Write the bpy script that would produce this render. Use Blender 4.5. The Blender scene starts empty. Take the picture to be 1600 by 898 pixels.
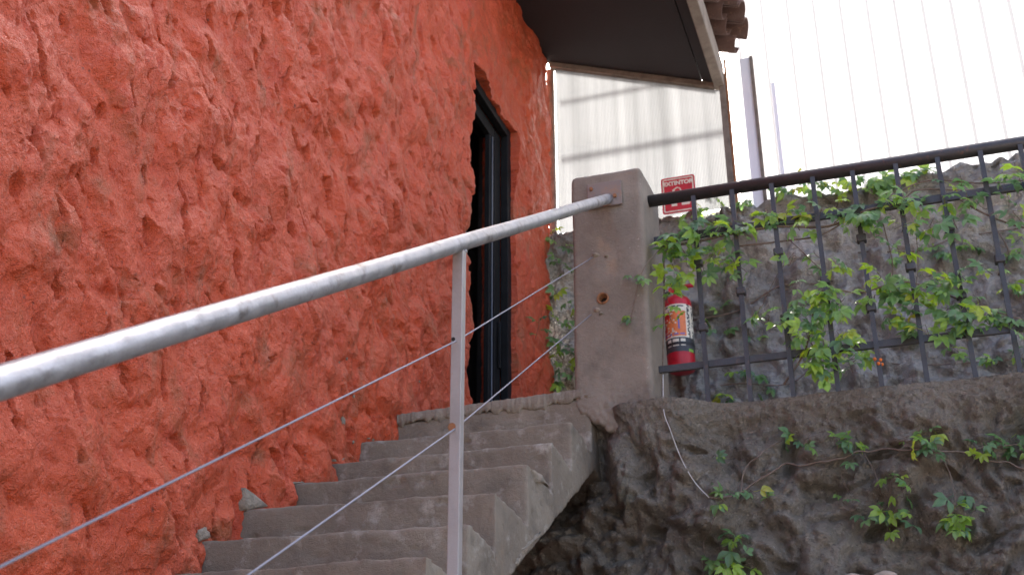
import bpy, bmesh, math, random
import numpy as np
from mathutils import Vector, Matrix

random.seed(7); rng = np.random.default_rng(7)
scn = bpy.context.scene
COL = scn.collection
rad = math.radians

# ------------------------------------------------------------------ camera
F, PIT, YAW, ROL = 1870.77, .4241, -.3235, -.0038
CAM = np.array([1.2892, -2.823, -.5096])
_fw = np.array([math.sin(YAW)*math.cos(PIT), math.cos(YAW)*math.cos(PIT), math.sin(PIT)])
_r0 = np.array([math.cos(YAW), -math.sin(YAW), 0.]); _u0 = np.cross(_r0, _fw)
_r = _r0*math.cos(ROL) + _u0*math.sin(ROL); _u = -_r0*math.sin(ROL) + _u0*math.cos(ROL)
cd = bpy.data.cameras.new('camera'); cam = bpy.data.objects.new('camera', cd); COL.objects.link(cam)
cd.sensor_width = 36; cd.lens = F/1600*36; cd.clip_start = .05; cd.clip_end = 3000
cam.matrix_world = Matrix(((_r[0], _u[0], -_fw[0], CAM[0]), (_r[1], _u[1], -_fw[1], CAM[1]),
                           (_r[2], _u[2], -_fw[2], CAM[2]), (0, 0, 0, 1)))
cd.dof.use_dof = True; cd.dof.focus_distance = 4.0; cd.dof.aperture_fstop = 6.0
scn.camera = cam

# ------------------------------------------------------------------ sky, sun, exposure
SUN = Vector((-.12, .62, .77)).normalized()          # towards the sun
wd = bpy.data.worlds.new('World'); scn.world = wd; wd.use_nodes = True
nt = wd.node_tree; bg = nt.nodes['Background']
sky = nt.nodes.new('ShaderNodeTexSky'); sky.sky_type = 'NISHITA'; sky.sun_disc = False
sky.sun_elevation = math.asin(SUN.z); sky.sun_rotation = math.atan2(SUN.x, SUN.y)
sky.dust_density = 6.0; sky.air_density = .6; sky.ozone_density = 1.0
nt.links.new(sky.outputs[0], bg.inputs[0]); bg.inputs[1].default_value = .15
sd = bpy.data.lights.new('sun', 'SUN'); sd.energy = 4.0; sd.angle = rad(7); sd.color = (1, .96, .9)
so = bpy.data.objects.new('sun', sd); COL.objects.link(so)
so.rotation_euler = SUN.to_track_quat('Z', 'Y').to_euler()
scn.view_settings.view_transform = 'Standard'; scn.view_settings.look = 'None'
scn.view_settings.gamma = 1; scn.view_settings.use_curve_mapping = False
scn.view_settings.exposure = 2.55

# ------------------------------------------------------------------ helpers
def px(x, y, ax, v):
    """point of the world plane (axis ax = v) that the photograph shows at pixel x, y"""
    d = _r*(x-800)/F - _u*(y-449)/F + _fw
    return CAM + d*((v-CAM[ax])/d[ax])

_perm = rng.permutation(256); _perm = np.concatenate([_perm, _perm, _perm])
_g = rng.normal(size=(256, 3)); _g /= np.linalg.norm(_g, axis=1)[:, None]
def noise(P):
    P = np.asarray(P, float); I = np.floor(P).astype(int); f = P - I; I &= 255
    w = f*f*f*(f*(f*6-15)+10); out = np.zeros(P.shape[:-1])
    for dx in (0, 1):
        for dy in (0, 1):
            for dz in (0, 1):
                h = _perm[_perm[_perm[I[..., 0]+dx]+I[..., 1]+dy]+I[..., 2]+dz]
                g = _g[h]; d = f - np.array([dx, dy, dz])
                ww = (w[..., 0] if dx else 1-w[..., 0])*(w[..., 1] if dy else 1-w[..., 1])*(w[..., 2] if dz else 1-w[..., 2])
                out += ww*(g*d).sum(-1)
    return out*1.5
def fbm(P, o=3, gain=.5):
    s = 0; a = 1
    for k in range(o): s = s + a*noise(P*(2**k)+17.3*k); a *= gain
    return s
def sstep(a, b, x):
    t = np.clip((x-a)/(b-a), 0, 1); return t*t*(3-2*t)

def mesh(name, V, Fc, mats, smooth=True, mi=None):
    m = bpy.data.meshes.new(name)
    m.from_pydata([tuple(map(float, v)) for v in V], [], [tuple(map(int, f)) for f in Fc])
    for k in (mats if isinstance(mats, (list, tuple)) else [mats]): m.materials.append(k)
    if mi is not None: m.polygons.foreach_set('material_index', mi)
    m.polygons.foreach_set('use_smooth', [smooth]*len(m.polygons)); m.update()
    return m
def obj(name, m, parent=None, loc=None):
    o = bpy.data.objects.new(name, m); COL.objects.link(o)
    if parent: o.parent = parent
    if loc is not None: o.location = loc
    return o
def tag(o, label=None, cat=None, group=None, kind=None):
    if label: o['label'] = label
    if cat: o['category'] = cat
    if group: o['group'] = group
    if kind: o['kind'] = kind
    return o
def thing(name, label, cat, group=None, loc=(0, 0, 0)):
    o = bpy.data.objects.new(name, None); COL.objects.link(o); o.location = loc; o.empty_display_size = .1
    return tag(o, label, cat, group)
def grid(P):
    """faces of an (n, m, 3) lattice"""
    n, m = P.shape[:2]; i = np.arange(n*m).reshape(n, m)
    return P.reshape(-1, 3), np.stack([i[:-1, :-1], i[1:, :-1], i[1:, 1:], i[:-1, 1:]], -1).reshape(-1, 4)
class MB:
    def __init__(s): s.v = []; s.f = []
    def add(s, V, Fc):
        b = len(s.v); s.v += [tuple(v) for v in V]; s.f += [tuple(i+b for i in f) for f in Fc]; return s
    def box(s, a, b):
        x0, y0, z0 = a; x1, y1, z1 = b
        return s.add([(x0,y0,z0),(x1,y0,z0),(x1,y1,z0),(x0,y1,z0),(x0,y0,z1),(x1,y0,z1),(x1,y1,z1),(x0,y1,z1)],
                     [(0,3,2,1),(4,5,6,7),(0,1,5,4),(1,2,6,5),(2,3,7,6),(3,0,4,7)])
    def tube(s, pts, r, n=8, cap=True):
        pts = [Vector(p) for p in pts]; N = len(pts); R = r if hasattr(r, '__len__') else [r]*N
        up = None; rings = []
        for i, p in enumerate(pts):
            t = (pts[min(i+1, N-1)] - pts[max(i-1, 0)]).normalized()
            if up is None: up = Vector((0, 0, 1)) if abs(t.z) < .9 else Vector((1, 0, 0))
            a = t.cross(up).normalized(); up = a.cross(t).normalized()
            rings.append([p + (a*math.cos(k*2*math.pi/n) + up*math.sin(k*2*math.pi/n))*R[i] for k in range(n)])
        V = [q for g in rings for q in g]; Fc = []
        for i in range(N-1):
            for k in range(n):
                Fc.append((i*n+k, i*n+(k+1) % n, (i+1)*n+(k+1) % n, (i+1)*n+k))
        if cap: Fc += [tuple(range(n))[::-1], tuple((N-1)*n+k for k in range(n))]
        return s.add(V, Fc)
    def lathe(s, prof, n=32, c=(0, 0, 0)):
        V = [(c[0]+r*math.cos(k*2*math.pi/n), c[1]+r*math.sin(k*2*math.pi/n), c[2]+z) for r, z in prof for k in range(n)]
        Fc = [(i*n+k, i*n+(k+1) % n, (i+1)*n+(k+1) % n, (i+1)*n+k) for i in range(len(prof)-1) for k in range(n)]
        Fc += [tuple(range(n))[::-1], tuple((len(prof)-1)*n+k for k in range(n))]
        return s.add(V, Fc)
    def mesh(s, name, mats, smooth=False, bevel=0, seg=2):
        m = mesh(name, s.v, s.f, mats, smooth)
        if bevel:
            b = bmesh.new(); b.from_mesh(m)
            e = [q for q in b.edges if len(q.link_faces) == 2 and q.calc_face_angle() > .6]
            bmesh.ops.bevel(b, geom=e, offset=bevel, segments=seg, affect='EDGES', profile=.5)
            b.to_mesh(m); b.free()
        return m
def arrays(m):
    V = np.empty(len(m.vertices)*3); m.vertices.foreach_get('co', V)
    N = np.empty(len(m.vertices)*3); m.vertices.foreach_get('normal', N)
    return V.reshape(-1, 3), N.reshape(-1, 3), [tuple(p.vertices) for p in m.polygons]
def remesh(m, voxel, smooth=2, cutters=()):
    """evaluate boolean cuts and a voxel remesh of a closed mesh, return verts, normals, faces"""
    o = bpy.data.objects.new('tmp', m); COL.objects.link(o); tmp = [o]
    for c in cutters:
        oc = bpy.data.objects.new('tmp', c); COL.objects.link(oc); tmp.append(oc)
        b = o.modifiers.new('b', 'BOOLEAN'); b.operation = 'DIFFERENCE'; b.object = oc; b.solver = 'EXACT'
    r = o.modifiers.new('r', 'REMESH'); r.mode = 'VOXEL'; r.voxel_size = voxel
    if smooth: k = o.modifiers.new('s', 'SMOOTH'); k.factor = .5; k.iterations = smooth
    dg = bpy.context.evaluated_depsgraph_get(); dg.update()
    e = bpy.data.meshes.new_from_object(o.evaluated_get(dg))
    out = arrays(e)
    for t in tmp: bpy.data.objects.remove(t)
    bpy.data.meshes.remove(e)
    return out
def submesh(name, V, Fc, mats):
    """mesh from a selection of faces with unused vertices dropped"""
    u = {}; f2 = []
    for f in Fc: f2.append(tuple(u.setdefault(i, len(u)) for i in f))
    return mesh(name, V[list(u)], f2, mats)

# ------------------------------------------------------------------ materials
def mat(name, col, rough=.7, metal=0., spec=.5, var=None, vscale=4., bump=(), detail=6., rough_var=0., extra=None, coord='Object'):
    """principled with colours mixed by noise; var = list of (colour, noise scale, low, high), bump = list of (scale, distance)"""
    m = bpy.data.materials.new(name); m.use_nodes = True; t = m.node_tree; N = t.nodes; L = t.links
    b = N['Principled BSDF']; b.inputs['Roughness'].default_value = rough; b.inputs['Metallic'].default_value = metal
    b.inputs['Specular IOR Level'].default_value = spec
    geo = N.new('ShaderNodeNewGeometry'); pos = geo.outputs['Position']
    c = N.new('ShaderNodeRGB'); c.outputs[0].default_value = (*col, 1); cur = c.outputs[0]
    for k, vv in enumerate(var or []):
        cc, sc, lo, hi = vv[:4]
        n = N.new('ShaderNodeTexNoise'); n.inputs['Scale'].default_value = sc; n.inputs['Detail'].default_value = detail
        n.inputs['Roughness'].default_value = .62
        mp = N.new('ShaderNodeMapping'); mp.inputs['Location'].default_value = (3.1*k, 1.7*k, 5.3*k)
        if len(vv) > 4: mp.inputs['Scale'].default_value = vv[4]
        L.new(pos, mp.inputs[0]); L.new(mp.outputs[0], n.inputs['Vector'])
        r = N.new('ShaderNodeMapRange'); r.inputs[1].default_value = lo; r.inputs[2].default_value = hi
        L.new(n.outputs[0], r.inputs[0])
        x = N.new('ShaderNodeMix'); x.data_type = 'RGBA'; L.new(r.outputs[0], x.inputs[0])
        L.new(cur, x.inputs[6]); x.inputs[7].default_value = (*cc, 1); cur = x.outputs[2]
    L.new(cur, b.inputs['Base Color'])
    if rough_var:
        n = N.new('ShaderNodeTexNoise'); n.inputs['Scale'].default_value = 25; n.inputs['Detail'].default_value = 5
        L.new(pos, n.inputs['Vector'])
        r = N.new('ShaderNodeMapRange'); r.inputs[1].default_value = .3; r.inputs[2].default_value = .7
        r.inputs[3].default_value = rough-rough_var; r.inputs[4].default_value = rough+rough_var
        L.new(n.outputs[0], r.inputs[0]); L.new(r.outputs[0], b.inputs['Roughness'])
    prev = None
    for sc, dist in bump:
        n = N.new('ShaderNodeTexNoise'); n.inputs['Scale'].default_value = sc; n.inputs['Detail'].default_value = 4
        L.new(pos, n.inputs['Vector'])
        bp = N.new('ShaderNodeBump'); bp.inputs['Distance'].default_value = dist; bp.inputs['Strength'].default_value = 1
        L.new(n.outputs[0], bp.inputs['Height'])
        if prev: L.new(prev, bp.inputs['Normal'])
        prev = bp.outputs[0]
    if prev: L.new(prev, b.inputs['Normal'])
    return m
def flat(name, col, rough=.6, metal=0., spec=.4): return mat(name, col, rough, metal, spec, var=[(tuple(v*.7 for v in col), 30, .45, .75)])

M_red = mat('red_stucco_paint', (.57, .082, .022), .46, spec=.55,
            var=[((.58, .105, .045), 1.6, .42, .70), ((.48, .052, .014), 7, .5, .75), ((.36, .085, .024), 5.0, .56, .72), ((.40, .10, .04), 9, .56, .72, (1, 1, .22)),
                 ((.66, .17, .10), 60, .58, .72), ((.28, .10, .04), 2.6, .62, .76), ((.15, .045, .028), 45, .64, .73)],
            bump=((75, .011), (220, .008)), rough_var=.10)
M_conc = mat('stair_concrete', (.195, .163, .124), .85, spec=.3,
             var=[((.275, .238, .182), 2.5, .45, .75), ((.12, .104, .082), 6, .52, .78), ((.36, .335, .285), 14, .56, .74), ((.27, .20, .13), 3.3, .62, .8)],
             bump=((70, .004), (320, .003)))
M_pillar = mat('pillar_concrete', (.188, .157, .124), .85, spec=.3,
               var=[((.275, .233, .185), 3, .45, .75), ((.14, .118, .094), 9, .52, .8), ((.30, .215, .14), 4.2, .62, .8), ((.36, .32, .28), 40, .64, .78)],
               bump=((80, .003), (300, .0022)))
M_mortar = mat('grey_mortar', (.30, .255, .20), .9, spec=.2, var=[((.18, .16, .12), 12, .45, .7)], bump=((120, .008),))
M_rock = mat('retaining_wall_shotcrete', (.275, .236, .184), .88, spec=.3,
             var=[((.34, .305, .25), 2.4, .42, .75), ((.20, .172, .138), 4.5, .46, .76), ((.27, .205, .145), 3.1, .56, .76), ((.42, .385, .33), 40, .58, .72), ((.13, .11, .088), 34, .57, .70),
                  ((.13, .14, .09), 2.9, .62, .8)],
             bump=((40, .05), (120, .03), (380, .008)))
M_back = mat('back_wall_stone', (.38, .36, .315), .88, spec=.3,
             var=[((.52, .50, .47), 1.6, .45, .7), ((.23, .21, .185), 5, .5, .78), ((.13, .15, .07), 3.2, .60, .76), ((.25, .19, .13), 2.3, .6, .78)],
             bump=((40, .05), (130, .025)))
M_galv = mat('galvanised_steel', (.34, .335, .33), .45, metal=.55, spec=.5,
             var=[((.42, .42, .42), 14, .45, .7), ((.24, .235, .23), 24, .50, .70), ((.13, .105, .085), 13, .58, .72)], bump=((160, .0008),), rough_var=.12)
M_post = mat('silver_painted_steel', (.33, .305, .28), .5, metal=.2, spec=.5,
             var=[((.28, .255, .23), 12, .45, .7), ((.33, .17, .08), 16, .70, .78)], bump=((200, .0006),))
M_rust = mat('rusty_steel', (.28, .12, .05), .8, var=[((.12, .06, .03), 60, .45, .7)], bump=((200, .002),))
M_cable = mat('steel_cable', (.25, .25, .28), .6, metal=.3)
M_plate = mat('weathered_steel_plate', (.22, .18, .155), .6, metal=.3, var=[((.28, .18, .11), 25, .5, .7)], bump=((150, .001),))
M_dark = mat('painted_hole_shade', (.02, .017, .015), .9)  # near-black colour that paints in the shade inside holes
M_iron = mat('black_iron', (.042, .040, .041), .45, metal=.25, spec=.5,
             var=[((.055, .05, .05), 20, .45, .7), ((.13, .07, .045), 26, .60, .74)], bump=((120, .002),), rough_var=.1)
M_frame = mat('black_aluminium', (.009, .009, .009), .6, metal=.0, spec=.12, var=[((.015, .015, .016), 9, .4, .7)])
M_edge = mat('painted_stile_highlight', (.16, .17, .19), .35, metal=.8)  # lighter metal that paints the highlight on the door stile
M_soffit = mat('dark_soffit_board', (.036, .030, .031), .8, spec=.2, var=[((.034, .028, .028), 2, .4, .7)], bump=((60, .002),))
M_fascia = mat('bare_concrete_fascia', (.27, .235, .20), .85, spec=.2, var=[((.17, .14, .12), 8, .45, .75)], bump=((90, .004),))
M_tile = mat('clay_tile', (.09, .05, .04), .85, spec=.2, var=[((.10, .065, .055), 9, .42, .7), ((.28, .16, .11), 24, .58, .75)], bump=((90, .004),))
M_batten = mat('weathered_timber', (.20, .165, .135), .8, spec=.2, var=[((.12, .10, .08), 14, .45, .7)], bump=((60, .003),))
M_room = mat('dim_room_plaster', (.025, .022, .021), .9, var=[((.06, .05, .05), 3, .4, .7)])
M_ground = mat('packed_ground', (.22, .19, .16), .95, var=[((.14, .12, .10), 1.2, .4, .7), ((.30, .27, .23), 9, .5, .75)], bump=((30, .02),))
M_bark = mat('vine_bark', (.13, .09, .065), .85, var=[((.22, .17, .13), 60, .45, .7)], bump=((250, .002),))
M_white = mat('white_cable_sheath', (.55, .54, .52), .5, var=[((.40, .37, .33), 20, .5, .7)])
M_extred = flat('extinguisher_red', (.46, .014, .026), .35)
M_black = flat('black_rubber', (.02, .02, .02), .5)
M_cream = flat('cream_print', (.72, .66, .52), .45); M_orange = flat('orange_print', (.72, .20, .06), .45)
M_redp = flat('red_print', (.55, .02, .02), .45); M_blackp = flat('black_print', (.05, .05, .05), .45)
M_signred = flat('sign_red', (.52, .018, .022), .4); M_bluep = flat('blue_print', (.16, .14, .38), .45)
M_berry = flat('orange_berry', (.70, .16, .02), .4)
M_brick = mat('pale_stone', (.33, .27, .21), .9, var=[((.26, .21, .17), 10, .45, .7)], bump=((80, .005),))

def translucent(name, col, trans, rough=.5, streak=0, streak_lo=.6):
    m = bpy.data.materials.new(name); m.use_nodes = True; t = m.node_tree; N = t.nodes; L = t.links
    b = N['Principled BSDF']; b.inputs['Roughness'].default_value = rough; b.inputs['Specular IOR Level'].default_value = .3
    tr = N.new('ShaderNodeBsdfTranslucent'); mx = N.new('ShaderNodeMixShader'); mx.inputs[0].default_value = trans
    cur = None
    rgb = N.new('ShaderNodeRGB'); rgb.outputs[0].default_value = (*col, 1); cur = rgb.outputs[0]
    if streak:
        geo = N.new('ShaderNodeNewGeometry'); mp = N.new('ShaderNodeMapping'); mp.inputs['Scale'].default_value = (streak, streak, .25)
        n = N.new('ShaderNodeTexNoise'); n.inputs['Scale'].default_value = 1; n.inputs['Detail'].default_value = 5
        r = N.new('ShaderNodeMapRange'); r.inputs[1].default_value = .35; r.inputs[2].default_value = .65; r.inputs[3].default_value = streak_lo; r.inputs[4].default_value = 1
        x = N.new('ShaderNodeMix'); x.data_type = 'RGBA'; x.blend_type = 'MULTIPLY'; x.inputs[0].default_value = 1
        L.new(geo.outputs['Position'], mp.inputs[0]); L.new(mp.outputs[0], n.inputs['Vector']); L.new(n.outputs[0], r.inputs[0])
        L.new(cur, x.inputs[6]); L.new(r.outputs[0], x.inputs[7]); cur = x.outputs[2]
    L.new(cur, b.inputs['Base Color']); L.new(cur, tr.inputs['Color'])
    L.new(b.outputs[0], mx.inputs[1]); L.new(tr.outputs[0], mx.inputs[2]); L.new(mx.outputs[0], N['Material Output'].inputs[0])
    return m
M_poly = translucent('fluted_polycarbonate', (.165, .170, .172), .72, streak=9, streak_lo=.66)
M_sheet = translucent('white_translucent_sheet', (.285, .29, .298), .7, streak=5, streak_lo=.92)

def leaf_mat(name, stops, trans):
    m = bpy.data.materials.new(name); m.use_nodes = True; t = m.node_tree; N = t.nodes; L = t.links
    b = N['Principled BSDF']; b.inputs['Roughness'].default_value = .33; b.inputs['Specular IOR Level'].default_value = .6
    oi = N.new('ShaderNodeObjectInfo'); cr = N.new('ShaderNodeValToRGB')
    while len(cr.color_ramp.elements) < len(stops): cr.color_ramp.elements.new(.5)
    for e, (p, c) in zip(cr.color_ramp.elements, stops): e.position = p; e.color = (*c, 1)
    L.new(oi.outputs['Random'], cr.inputs[0])
    geo = N.new('ShaderNodeNewGeometry'); n = N.new('ShaderNodeTexNoise'); n.inputs['Scale'].default_value = 40; L.new(geo.outputs['Position'], n.inputs['Vector'])
    h = N.new('ShaderNodeHueSaturation'); r = N.new('ShaderNodeMapRange'); r.inputs[3].default_value = .7; r.inputs[4].default_value = 1.3
    L.new(n.outputs[0], r.inputs[0]); L.new(r.outputs[0], h.inputs['Value']); L.new(cr.outputs[0], h.inputs['Color'])
    L.new(h.outputs[0], b.inputs['Base Color'])
    tr = N.new('ShaderNodeBsdfTranslucent'); h2 = N.new('ShaderNodeHueSaturation'); h2.inputs['Hue'].default_value = .485; h2.inputs['Saturation'].default_value = 1.1; h2.inputs['Value'].default_value = 1.9
    L.new(h.outputs[0], h2.inputs['Color']); L.new(h2.outputs[0], tr.inputs[0])
    mx = N.new('ShaderNodeMixShader'); mx.inputs[0].default_value = trans
    L.new(b.outputs[0], mx.inputs[1]); L.new(tr.outputs[0], mx.inputs[2]); L.new(mx.outputs[0], N['Material Output'].inputs[0])
    return m
M_leaf = leaf_mat('creeper_leaf', [(0, (.10, .19, .09)), (.4, (.15, .27, .10)), (.7, (.22, .37, .07)), (.95, (.31, .44, .055)), (1, (.40, .40, .06))], .45)

# ------------------------------------------------------------------ ground and terrace
g = 60
tag(obj('ground', mesh('ground', [(-1500, -1500, -2.06), (1500, -1500, -2.06), (1500, 1500, -2.06), (-1500, 1500, -2.06)], [(0, 1, 2, 3)], M_ground, False)), kind='structure')
tag(obj('terrace', MB().box((-.9, 5.05, -2.0), (9, 40, 3.30)).mesh('terrace', M_ground)), kind='structure')

# ------------------------------------------------------------------ red stucco wall
WX = -.9425
DY0, DY1, DZ = 3.06, 3.925, 3.875            # rough door opening
def red_disp(Y, Z):
    p = np.stack([Y, Z, np.zeros_like(Y)], -1)
    w = np.stack([noise(p/.35+3), noise(p/.35+9)], -1)
    y = Y + .07*w[..., 0]; z = Z + .07*w[..., 1]
    a = math.radians(24)                                  # trowel streaks lean
    u = y*np.cos(a) + z*np.sin(a); v = -y*np.sin(a) + z*np.cos(a)
    q = lambda su, sv, k: np.stack([u/su+k, v/sv+2*k, np.full_like(u, k*.7)], -1)
    near = 1 - .45*sstep(1.5, 4, Y)
    h = .045*fbm(p/.50+1, 2)
    h += .066*np.abs(noise(q(.17, .22, 5)))*near + .030*np.abs(noise(q(.10, .13, 15)))*near + .005*noise(q(.035, .16, 45))*sstep(.0, .4, noise(p/.6+70))
    m = sstep(-.15, .35, noise(p/.4+60))
    h += .014*np.abs(noise(q(.06, .07, 11)))*(.25+.75*m)
    h -= .038*sstep(.40, .56, noise(q(.05, .12, 23)))*near                   # gouges
    h -= .010*sstep(.42, .62, noise(q(.022, .035, 31)))*(.3+.7*m)             # pits
    h += .0035*noise(p/.045+2) + .0040*noise(p/.024+7) + .0025*noise(p/.012+4)
    return h*.95
def red_pt(Y, Z):
    p = np.stack([Y, Z, np.full_like(Y, 2.)], -1)
    d = red_disp(Y, Z)
    return np.stack([WX + d - .012, Y + .016*noise(p/.06) + .008*noise(p/.02), Z + .016*noise(p/.06+8) + .008*noise(p/.02+8)], -1)
def steps_to(vals): return np.concatenate([np.linspace(a, b, n, endpoint=False) for a, b, n in vals] + [[vals[-1][1]]])
ys = steps_to([(-3.2, -.9, 30), (-.9, 1.2, 370), (1.2, DY0, 200), (DY0, DY1, 60), (DY1, 4.74, 60)])
zs = steps_to([(-2.06, -.15, 26), (-.15, 2.6, 400), (2.6, DZ, 150), (DZ, 5.15, 100)])
Y, Z = np.meshgrid(ys, zs, indexing='ij'); P = red_pt(Y, Z); V, Fc = grid(P)
cy = ((ys[:-1]+ys[1:])/2)[:, None]; cz = ((zs[:-1]+zs[1:])/2)[None]
keep = ~((cy > DY0) & (cy < DY1) & (cz < DZ) & (cz > 1.22)).reshape(-1)
wall = thing('red_wall', 'rough red orange stucco wall rising beside the concrete stairs', 'wall')
obj('plaster', mesh('plaster', V, Fc[keep], M_red), wall)
# return faces of the opening and of the far corner
def reveal(name, Yv, Zv, depth, flip=False):
    front = red_pt(Yv, Zv); rows = []
    for k, t in enumerate(np.linspace(0, 1, 12)):
        r = front.copy(); r[:, 0] = front[:, 0]*(1-t) + (WX-depth)*t
        n = .010*noise(np.stack([r[:, 0]/.05, Yv/.05, Zv/.05], -1))*min(1, t*6)
        r[:, 1] += n; r[:, 2] += n; rows.append(r)
    A = np.stack(rows); V, Fc = grid(A)
    return obj(name, mesh(name, V, Fc if not flip else Fc[:, ::-1], M_red), wall)
zz = zs[(zs >= 1.2) & (zs <= DZ+1e-6)]; yy = ys[(ys >= DY0-1e-6) & (ys <= DY1+1e-6)]
reveal('door_reveal', np.full(len(zz), DY1), zz, .24)
reveal('door_reveal', yy, np.full(len(yy), DZ), .20, True)
reveal('door_reveal', np.full(len(zz), DY0), zz, .20, True)
zz = zs[zs >= 1.0]; reveal('corner_return', np.full(len(zz), 4.74), zz, .25, True)
# small unpainted chips where the plaster shows
for k, (x, y, s) in enumerate(((542, 655, .020), (543, 580, .008), (548, 604, .007), (556, 618, .009), (541, 560, .006), (556, 690, .009), (532, 566, .006), (651, 596, .008))):
    c = px(x, y, 0, WX); d = float(red_pt(np.array([c[1]]), np.array([c[2]]))[0, 0])
    n = 9; V = [(d+.006, c[1], c[2])] + [(d+.002, c[1]+s*1.2*math.cos(a)*random.uniform(.6, 1.2), c[2]+s*math.sin(a)*random.uniform(.6, 1.3)) for a in np.linspace(0, 6.28, n, endpoint=False)]
    V += [(v[0]-.03, v[1], v[2]) for v in V[1:]]
    f = [(0, 1+i, 1+(i+1) % n) for i in range(n)] + [(1+i, 1+n+i, 1+n+(i+1) % n, 1+(i+1) % n) for i in range(n)]
    obj('bare_chip', mesh('bare_chip', V, f, M_mortar, False), wall)

# room behind the door
rm = MB()
a, b = (-4.5, 1.6, 1.20), (-1.17, 4.62, 4.6)
x0, y0, z0 = a; x1, y1, z1 = b
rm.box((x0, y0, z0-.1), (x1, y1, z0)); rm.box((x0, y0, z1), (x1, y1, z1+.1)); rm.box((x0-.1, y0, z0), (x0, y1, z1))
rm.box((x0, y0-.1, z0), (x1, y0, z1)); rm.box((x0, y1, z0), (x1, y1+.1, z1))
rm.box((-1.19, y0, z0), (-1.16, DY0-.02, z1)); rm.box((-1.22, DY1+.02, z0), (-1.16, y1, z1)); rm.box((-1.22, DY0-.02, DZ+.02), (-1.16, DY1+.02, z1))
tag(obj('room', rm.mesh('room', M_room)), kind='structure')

# ------------------------------------------------------------------ door
DX = WX-.036
door = thing('glass_door', 'tall black framed glass door recessed in the red wall', 'door', loc=(DX, (DY0+DY1)/2, 1.24))
def dpart(name, boxes, m, parent=door, bevel=.004):
    q = MB()
    for a, b in boxes: q.box(a, b)
    o = obj(name, q.mesh(name, m, bevel=bevel), parent); o.location = -Vector(door.location) if parent is door else (0, 0, 0); return o
e1 = float(px(798, 400, 0, DX)[1]); zt = float(px(770, 166, 0, DX)[2])
dpart('frame_head', [((DX-.05, DY0-.02, zt-.055), (DX, e1-.06, zt+.06))], M_frame)
dpart('frame_jamb', [((DX-.05, e1-.06, 1.22), (DX, e1+.012, zt+.06))], M_frame)
dpart('frame_jamb', [((DX-.05, DY0-.02, 1.22), (DX-.001, DY0+.05, zt-.056))], M_frame)
dpart('door_stile', [((DX-.09, e1-.175, 1.24), (DX-.052, e1-.062, zt-.056))], M_frame)
dpart('door_rail', [((DX-.09, DY0+.052, zt-.15), (DX-.053, e1-.177, zt-.057))], M_frame)
s2 = float(px(766, 400, 0, DX-.06)[1])
dpart('door_stile', [((DX-.088, s2-.04, 1.24), (DX-.054, s2, zt-.152))], M_frame)
dpart('stile_highlight_strip', [((DX-.053, s2-.004, 1.24), (DX-.044, s2+.008, zt-.153))], M_edge, bevel=.002)  # pale strip added as the painted highlight along the stile's inner edge
gm = bpy.data.materials.new('smoked_glass'); gm.use_nodes = True; gb = gm.node_tree.nodes['Principled BSDF']
gb.inputs['Base Color'].default_value = (.35, .37, .40, 1); gb.inputs['Transmission Weight'].default_value = 1; gb.inputs['IOR'].default_value = 1.12; gb.inputs['Roughness'].default_value = .02
dpart('pane', [((DX-.076, s2, 1.25), (DX-.070, e1-.176, zt-.15))], gm, bevel=0)
dpart('pull_handle', [((DX-.044, e1-.13, 2.10), (DX-.028, e1-.11, 2.42))], M_frame)

# ------------------------------------------------------------------ staircase
R_, T_ = .175, .2946
NR = {1: (665, 862), 2: (732, 815), 3: (773, 767), 4: (825, 722), 5: (863, 691), 6: (893, 659), 7: (925, 622)}
NL = {1: (255, 893), 2: (313, 842), 3: (379, 793), 4: (457, 754), 5: (522, 722), 6: (569, 690), 7: (618, 664)}
right, left = {}, {}
for n in range(-11, 8):
    for dct, src, xx in ((right, NR, 0.), (left, NL, WX-.0)):
        y, z = n*T_, n*R_
        if n in src:
            q = px(*src[n], 0, xx); y += np.clip(.8*(q[1]-y), -.06, .06); z += np.clip(.8*(q[2]-z), -.03, .03)
        dct[n] = (y, z)
SOF = -.3259
def stair_block(n0, n1):
    """closed prism of steps n0..n1, right and left profiles"""
    pr, pl = [], []
    for n in range(n0, n1+1):
        for dct, lst in ((right, pr), (left, pl)):
            y, z = dct[n]; zprev = dct[n-1][1] if n > n0 else z - R_
            yn = dct[n+1][0] if n < n1 else y + T_*1.9
            if n == n0: lst.append((y, zprev))
            lst.append((y, z)); lst.append((yn, z-.042 if n < n1 else z))
            if n < n1: pass
    for lst, dct in ((pr, right), (pl, left)):
        lst.append((dct[n1][0]+T_*1.9, dct[n1][1]+SOF-.1)); 
        lst.append(((n1+.3)*T_, (n1+.3)*R_+SOF-.03)); lst.append((n0*T_, n0*R_ + SOF))
    m = len(pr); V = [(0., y, z) for y, z in pr] + [(WX-.06, y, z) for y, z in pl]
    Fc = [tuple(range(m)), tuple(range(m, 2*m))[::-1]] + [(i, i+m, (i+1) % m + m, (i+1) % m) for i in range(m)]
    me = mesh('s', V, Fc, M_conc, False)
    b = bmesh.new(); b.from_mesh(me); bmesh.ops.recalc_face_normals(b, faces=b.faces); bmesh.ops.triangulate(b, faces=b.faces); b.to_mesh(me); b.free()
    return me
stairs = thing('staircase', 'grey brown concrete staircase climbing along the red wall', 'stairs')
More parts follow.
